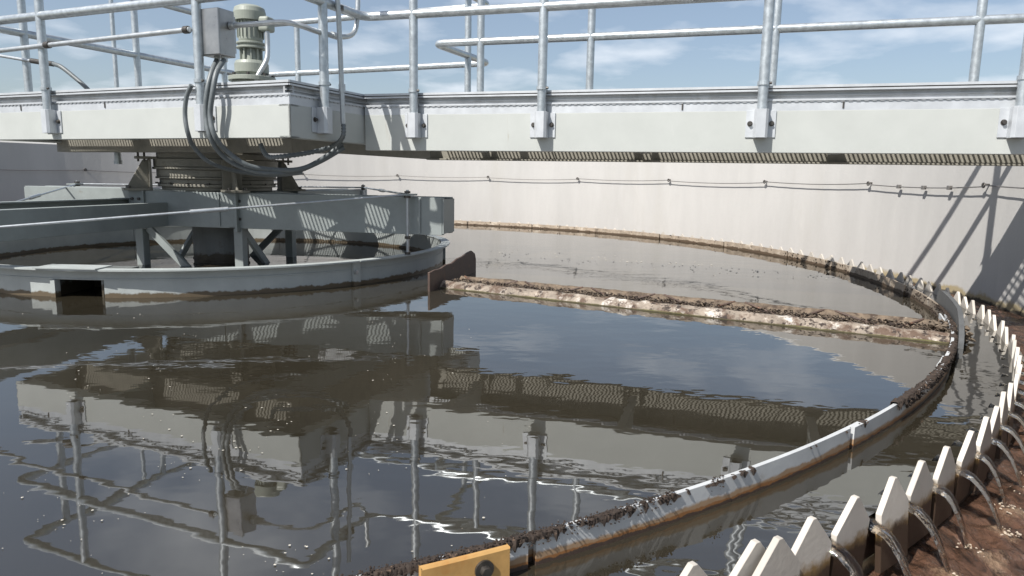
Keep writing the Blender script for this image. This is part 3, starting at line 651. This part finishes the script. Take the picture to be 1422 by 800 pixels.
# ------------------------------------------------------------------ handrails
ZM, ZTOP, PR = 1.852, 2.385, .030
def post(parent, p, out, face, zb, ztop=ZTOP, bracket=True):
    """post at p (on its own axis) bolted through a bracket to the beam face; out = outward direction"""
    tan = Vector((-out.y, out.x, 0)); fr = frame(p, tan, out); zb0 = 1.026
    po = MB().tube([p+Vector((0, 0, zb0)), p+Vector((0, 0, ztop))], PR, 16).build('post', M['alu'], parent)
    MB().lathe([(PR+.001, ZT-.002), (PR+.001, ZT+.020), (PR+.007, ZT+.020), (PR+.007, ZT-.002)], 20, c=p).build('collar', M['alu'], po)
    MB().tube([fr @ Vector((.030, .012, ZT+.009)), fr @ Vector((.046, .012, ZT+.009))], .008, 6).build('collar_bolt', M['bolt'], po)
    if bracket:
        b_ = MB(); g0 = -face
        b_.box((-.086, g0+.0005, zb0+.004), (-.034, g0+.008, zb0+.164), fr).box((.034, g0+.0005, zb0+.004), (.086, g0+.008, zb0+.164), fr)
        # folded sleeve round the post
        b_.box((-.041, g0+.008, zb0), (-.0335, .022, zb0+.168), fr).box((.0335, g0+.008, zb0), (.041, .022, zb0+.168), fr)
        pr_ = [(-.041, .022), (-.026, .038), (.026, .038), (.041, .022), (.0335, .022), (.022, .0325), (-.022, .0325), (-.0335, .022)]
        vs = [fr @ Vector((x_, y_, zb0)) for x_, y_ in pr_]+[fr @ Vector((x_, y_, zb0+.168)) for x_, y_ in pr_]
        b_.add(vs, [tuple(range(8)), tuple(range(15, 7, -1))]+[(i, 8+i, 8+(i+1) % 8, (i+1) % 8) for i in range(8)])
        b_.box((-.033, g0+.001, zb0), (.033, .030, zb0+.004), fr)
        b_.build('bracket', M['trim'], po, bevel=.001)
        for x_ in (-.062, .062):
            MB().tube([fr @ Vector((x_, g0+.008, zb0+.086)), fr @ Vector((x_, g0+.012, zb0+.086))], .016, 14).tube([fr @ Vector((x_, g0+.012, zb0+.086)), fr @ Vector((x_, g0+.026, zb0+.086))], .011, 6).build('bracket_bolt', M['bolt'], po)
    return po
def rails(parent, pts, zs=(ZM, ZTOP), names=('mid_rail', 'top_rail'), r=.09):
    for z, nm in zip(zs, names):
        MB().tube(fillet([Vector((p.x, p.y, z)) for p in pts], r), PR, 14).build(nm, M['alu'], parent)
FO = .042                                       # post axis stands off the beam face
near_n = -BW-FO; far_n = BW+FO
def b_at(s, n): return bd*s+bn*n
def ps(px, py, n):                              # pixel on a handrail plane -> distance along the bridge
    return onp(px, py, bn*n, bn).dot(bd)
hn = empty('bridge_handrail', b_at(4, near_n)+Vector((0, 0, 1.03)), 'near side pipe handrail of the walkway bridge with bolted brackets', 'handrail', 'pipe handrails')
for px, py in ((574.5, 120), (753, 110), (1061, 110), (1423, 110)): post(hn, b_at(ps(px, py, near_n), near_n), -bn, FO, .94)
post(hn, b_at(6.62, near_n), -bn, FO, .94, bracket=False)
# platform edge lines for the rails
ru = FO; 
def p_at(u, v): return PC+pu*u+pv*v
def p_hit(n):                                   # where the bridge rail plane meets the platform right rail line
    o_ = p_at(ru, 0); t = (n-o_.dot(bn))/pv.dot(bn); return t
vN, vF = p_hit(near_n), p_hit(far_n)
jn = p_at(ru, vN); jf = p_at(ru, vF)
rails(hn, [jn+bd*.10, b_at(6.95, near_n)])
hf = empty('bridge_handrail', b_at(4, far_n)+Vector((0, 0, 1.03)), 'far side pipe handrail of the walkway bridge seen behind the near one', 'handrail', 'pipe handrails')
for px, py in ((667.5, 80), (820, 80), (1076, 60), (1358, 60)): post(hf, b_at(ps(px, py, far_n), far_n), bn, FO, .94)
post(hf, b_at(6.62, far_n), bn, FO, .94, bracket=False)
rails(hf, [jf+bd*.10, b_at(6.95, far_n)])
hp_ = empty('platform_handrail', p_at(-PW/2, -ru)+Vector((0, 0, 1.03)), 'pipe handrail around the square drive platform', 'handrail', 'pipe handrails')
def pq(px, py, o_, nrm, ax): return (onp(px, py, o_, nrm)-PC).dot(ax)
for px, py in ((61, 90), (276.5, 90)): post(hp_, p_at(pq(px, py, p_at(0, -ru), pv, pu), -ru), -pv, ru, ZPB)
post(hp_, p_at(ru, pq(450, 100, p_at(ru, 0), pu, pv)), pu, ru, ZPB)
for px, py in ((36, 80), (190, 80), (311, 90)): post(hp_, p_at(-PW-ru, pq(px, py, p_at(-PW-ru, 0), pu, pv)), -pu, ru, ZPB)
for px, py in ((413, 70),): post(hp_, p_at(pq(px, py, p_at(0, PD+ru), pv, pu), PD+ru), pv, ru, ZPB)
post(hp_, p_at(ru, pq(650, 60, p_at(ru, 0), pu, pv)), pu, ru, ZPB)
c1, c2, c3, c4 = p_at(ru, -ru), p_at(-PW-ru, -ru), p_at(-PW-ru, PD+ru), p_at(ru, PD+ru)
for z, nm in ((ZM, 'mid_rail'), (ZTOP, 'top_rail')):
    pts = [jn+bd*.10, jn, c1, c2, c3, c4, jf, jf+bd*.10]
    MB().tube(fillet([Vector((p.x, p.y, z)) for p in pts], .09), PR, 14).build(nm, M['alu'], hp_)
# thin pole seen through the left railing
tp = onp(158, 60, p_at(0, PD*.55), pv)
tag(MB().tube([Vector((tp.x, tp.y, ZT)), Vector((tp.x, tp.y, 2.6))], .021, 12).build('thin_pole', M['alu']), 'thin metal pole standing at the left behind the platform railing', 'pole')

# ------------------------------------------------------------------ gear motor
MU, MV = -1.245, 1.02
mc = p_at(MU, MV)
motor = empty('gear_motor', mc+Vector((0, 0, ZT)), 'upright grey-green gear motor on the platform deck', 'gear motor')
def ml(nm, prof, seg=40, mt='motor', bevel=.003): return MB().lathe([(r_*.9, ZT-.005+z_) for r_, z_ in prof], seg, c=mc).build(nm, M[mt], motor, bevel=bevel)
ml('pedestal', [(.02, .002), (.17, .002), (.17, .165), (.02, .165)])
ml('base_flange', [(.02, .1655), (.205, .1655), (.205, .200), (.02, .200)])
ml('gearbox_drum', [(.02, .2005), (.125, .2005), (.125, .225), (.147, .23), (.147, .30), (.135, .325), (.02, .325)])
ml('neck', [(.02, .3255), (.085, .3255), (.072, .42), (.02, .42)])
ml('motor_flange', [(.02, .4205), (.125, .4205), (.125, .436), (.108, .438), (.108, .452), (.125, .454), (.125, .470), (.02, .470)])
ml('motor_body', [(.02, .4705), (.098, .4705), (.104, .49), (.104, .655), (.02, .655)])
ml('fan_cover', [(.02, .6555), (.132, .632), (.138, .70), (.128, .735), (.09, .753), (.02, .758)])
for k in range(20):
    a = k*18; MB().box((.090, -.003, ZT+.50), (.104, .003, ZT+.625), frame(mc, pol(1, a), pol(1, a+90))).build('cooling_fin', M['motor'], motor)
for k in range(10):
    a = k*36; MB().box((.064, -.006, ZT+.325), (.090, .006, ZT+.412), frame(mc, pol(1, a), pol(1, a+90))).build('neck_rib', M['motor'], motor)
for k in range(8):
    a = k*45+10; q = mc+pol(.164, a); MB().tube([q+Vector((0, 0, ZT+.194)), q+Vector((0, 0, ZT+.216))], .014, 6).build('bolt', M['bolt'], motor)
tb = pol(1, -12); tfr = frame(mc, tb, pol(1, 78))
MB().box((.097, -.055, ZT+.545), (.19, .06, ZT+.66), tfr).build('terminal_box', M['motor'], motor, bevel=.02, nbev=3)
q0 = tfr @ Vector((.160, -.02, ZT+.545)); 
MB().tube(smoothpath([q0, q0+Vector((0, 0, -.10)), q0+Vector((-.005, -.02, -.22)), q0+Vector((-.07, -.06, -.36)), q0+Vector((-.13, -.08, -.50))], 8), .020, 10).build('motor_conduit', M['conduit'], motor)

# ------------------------------------------------------------------ junction box, conduits, cables
FP = lambda px, py, off=-.09: onp(px, py, p_at(0, off), pv)     # pixel on a plane in front of the platform front
SP = lambda px, py, off=.09: onp(px, py, p_at(off, 0), pu)      # pixel on a plane beside the platform right side
b0 = FP(281, 78, -.02); b1 = FP(303.5, 10, -.02)
u0, u1 = (b0-PC).dot(pu), (b1-PC).dot(pu); z0, z1 = b0.z, b1.z
jb_ = empty('junction_box', p_at((u0+u1)/2, .07)+Vector((0, 0, z0)), 'stainless steel electrical box beside the handrail post', 'electrical box')
MB().box((u0, -.02, z0), (u1, .11, z1), pfr).build('box_body', M['steel'], jb_, bevel=.006, nbev=2)
MB().box((u0-.004, -.032, z0+.004), (u1+.003, -.0205, z1-.002), pfr).build('box_door', M['steel'], jb_, bevel=.004)
MB().box((u0-.03, .1105, z0+.03), (u1-.004, .12, z1-.03), pfr).build('mounting_plate', M['steel'], jb_)
for xx in (.35, .75): MB().tube([p_at(u0+(u1-u0)*xx, .05)+Vector((0, 0, z0-.03)), p_at(u0+(u1-u0)*xx, .05)+Vector((0, 0, z0+.004))], .020, 12).build('cable_gland', M['conduit'], jb_)
bu = lambda xx: p_at(u0+(u1-u0)*xx, .05)+Vector((0, 0, z0-.012))
def cable(name, pts, r, mt, label, cat, ribs=False, group=None, parent=None):
    path = smoothpath(pts, 10)
    if ribs:
        fine = []
        for i in range(len(path)-1):
            n = max(2, int((path[i+1]-path[i]).length/.006))
            fine += [path[i].lerp(path[i+1], k/n) for k in range(n)]
        rr_ = [r*(1 if (i % 4) < 2 else .82) for i in range(len(fine))]
        o = MB().tube(fine, rr_, 10).build(name, M[mt])
    else: o = MB().tube(path, r, 10).build(name, M[mt])
    return tag(o, label, cat, group)
UB = lambda px, py, off: onp(px, py, p_at(0, off), pv)
cable('drop_cable', [bu(.35), FP(294, 100, -.04), FP(288, 125), FP(286, 160), FP(292, 190), UB(308, 215, .0), UB(335, 232, .1), UB(370, 240, .2), UB(410, 238, .35), UB(445, 224, .5), UB(478, 205, .6)], .0165, 'cable', 'grey cable looping from the left gland of the steel box', 'cable', group='loops of grey cable')
cable('drop_cable', [bu(.75), FP(301, 100, -.05), FP(296, 125), FP(292, 160), FP(298, 188), UB(315, 210, .0), UB(345, 230, .1), UB(385, 236, .25), UB(420, 234, .35), UB(450, 219, .5), UB(476, 199, .6)], .0165, 'cable', 'grey cable looping from the right gland of the steel box', 'cable', group='loops of grey cable')
cable('drop_cable', [FP(266, 118), FP(259, 135), FP(257, 160), FP(261, 185), UB(270, 205, .0), UB(292, 226, .1), UB(330, 238, .3), UB(380, 243, .5), UB(420, 240, .6)], .0145, 'cable', 'grey cable hanging beside the bracketed front post', 'cable', group='loops of grey cable')
cable('flexible_conduit', [UB(362, 200, .15), UB(366, 210, .15), UB(374, 218, .16), UB(395, 217, .2), UB(430, 212, .35), UB(462, 203, .5), SP(476, 190), SP(477, 170)], .017, 'cable', 'ribbed flexible conduit sagging below the platform corner', 'conduit', ribs=True)
MB_ = lambda: MB()
cc = empty('riser_conduit', SP(475, 170), 'metal riser conduit up the platform side beside the corner post', 'conduit')
MB().tube([SP(476.5, 172), SP(472, 60), SP(470, 20), SP(466, -40)], .017, 12).build('conduit_pipe', M['conduit'], cc)
MB().tube([SP(475.2, 128), SP(474.8, 117)], .023, 12).build('coupling', M['conduit'], cc)
MB().tube([SP(472.5, 14), SP(472.3, 8)], .024, 12).build('pipe_clamp', M['bolt'], cc)
# conduit leaving the box to the right and turning up
kc = empty('box_conduit', FP(310, 37, .05), 'metal conduit running from the steel box to a bend at right', 'conduit')
k0 = p_at(u1+.005, .07); k0.z = FP(307, 37, .07).z
MB().tube(smoothpath([k0, UB(345, 34, .07), UB(390, 31, .10), UB(415, 35, .14), SP(438, 43, .03), SP(452, 47, .03), SP(470, 51, .03), SP(485, 50, .03), SP(493, 42, .03), SP(496, 25, .03), SP(497, 0, .03), SP(497, -30, .03)], 8), .017, 12).build('conduit_pipe', M['conduit'], kc)
MB().tube([k0, k0+pu*.04], .026, 12).build('hub', M['conduit'], kc)
MB().tube([SP(461, 48.5, .03), SP(468, 50.5, .03)], .023, 12).build('coupling', M['conduit'], kc)
# thin conduit clamped along the front railing
lc = empty('railing_conduit', FP(130, 55, -.02), 'thin metal conduit clipped along the front platform railing', 'conduit')
MB().tube([FP(-60, 77.5, -.075), FP(60, 63.5, -.075), FP(264, 41, -.075)], .017, 12).build('conduit_pipe', M['conduit'], lc)
for px, py in ((66, 62.5), (259, 41.5)): MB().tube([FP(px-3, py+.3, -.075), FP(px+3, py-.3, -.075)], .024, 10).build('pipe_clamp', M['bolt'], lc)
# dark hose at the left
lh = empty('supply_hose', onp(120, 124, p_at(0, .35), pv), 'black hose dropping from a thin conduit to the deck at left', 'hose')
MB().tube([onp(-20, 74, p_at(0, .3), pv), onp(62, 88, p_at(0, .3), pv)], .013, 10).build('feed_conduit', M['conduit'], lh)
MB().tube([onp(44, 84.5, p_at(0, .3), pv), onp(74, 89, p_at(0, .3), pv)], .021, 10).build('hose_fitting', M['bolt'], lh)
MB().tube(smoothpath([onp(72, 88, p_at(0, .3), pv), onp(85, 93, p_at(0, .3), pv), onp(103, 107, p_at(0, .32), pv), onp(120, 122, p_at(0, .34), pv), onp(135, 140, p_at(0, .36), pv)], 8), .017, 10).build('hose', M['cable'], lh)

# ------------------------------------------------------------------ wire along the tank wall
ZW = .765; RI = RWALL-.045
wa = [1.49093-.260788*k for k in range(-5, 9)]
cw = empty('wall_cable', pol(RI, 45, ZW), 'thin steel cable strung on eye bolts along the tank wall', 'cable')
def wp(a, sag): return Vector((RI*math.cos(a), RI*math.sin(a), ZW-sag))
for i in range(len(wa)-1):
    a0, a1 = wa[i], wa[i+1]; sg = .020 if i != len(wa)-2 else .05
    MB().tube([wp(a0+(a1-a0)*k/14, sg*4*(k/14)*(1-k/14)+.006*math.sin(i*3.3)) for k in range(15)], .0055, 6, caps=False).build('cable_span', M['wire'], cw)
for i, a in enumerate(wa):
    rad = Vector((math.cos(a), math.sin(a), 0)); c = rad*RI+Vector((0, 0, ZW))
    e_ = MB().tube([rad*(RWALL+.02)+Vector((0, 0, ZW+.01)), rad*(RI-.01)+Vector((0, 0, ZW+.01))], .008, 8)
    e_.tube([c+Vector((-rad.y, rad.x, 0))*.018*math.cos(t)+Vector((0, 0, .018*math.sin(t)+.004)) for t in [2*math.pi*k/12 for k in range(13)]], .006, 6)
    e_.build('eye_bolt', M['bolt'], cw)
ga = wa[11]; gb = wa[12]
ca_ = wa[10]; cbb = wa[11]
for f_ in (.28, .5, .72):
    for (A0, A1) in ((wa[10], wa[11]),):
        a = A0+(A1-A0)*f_; c = wp(a, .020*4*f_*(1-f_)); MB().box((c.x-.016, c.y-.02, c.z-.022), (c.x+.016, c.y+.02, c.z+.014)).build('cable_clip', M['wire'], cw, bevel=.004)

# ------------------------------------------------------------------ floating specks
fb = MB(); rf = random.Random(21)
def speck(p, s):
    n = rf.randint(4, 6); a0 = rf.random()*6; el = rf.uniform(.35, 1)
    vs = [(p.x+s*math.cos(a0+2*math.pi*k/n)*rf.uniform(.6, 1.1), p.y+s*el*math.sin(a0+2*math.pi*k/n), .0025) for k in range(n)]; vs.append((p.x, p.y, .0025+s*.25))
    fb.add(vs, [(k, (k+1) % n, n) for k in range(n)])
for i in range(650):
    px = rf.uniform(-40, 560)+rf.choice((0, 0, 250)); py = rf.uniform(430, 800)
    if noise.noise(Vector((px*.012, py*.012, 4))) < .05: continue
    p = at(px, py, 0)
    r_ = math.hypot(p.x, p.y)
    if RF+.1 < r_ < RB-.05: speck(p, rf.choice((.0012, .0015, .0018, .002, .0025, .003, .0045))*(.6+abs(p.y+6.07)*.18))
for i in range(160):
    px = rf.uniform(680, 1250); py = rf.gauss(0, 4)+352+(px-680)*.07
    p = at(px, py, 0); r_ = math.hypot(p.x, p.y)
    if RF+.1 < r_ < RB-.1: speck(p, rf.uniform(.006, .014))
o = fb.build('floating_scum', M['foam']); tag(o, 'scattered pale scum flecks floating on the dark water', 'scum', kind='stuff')
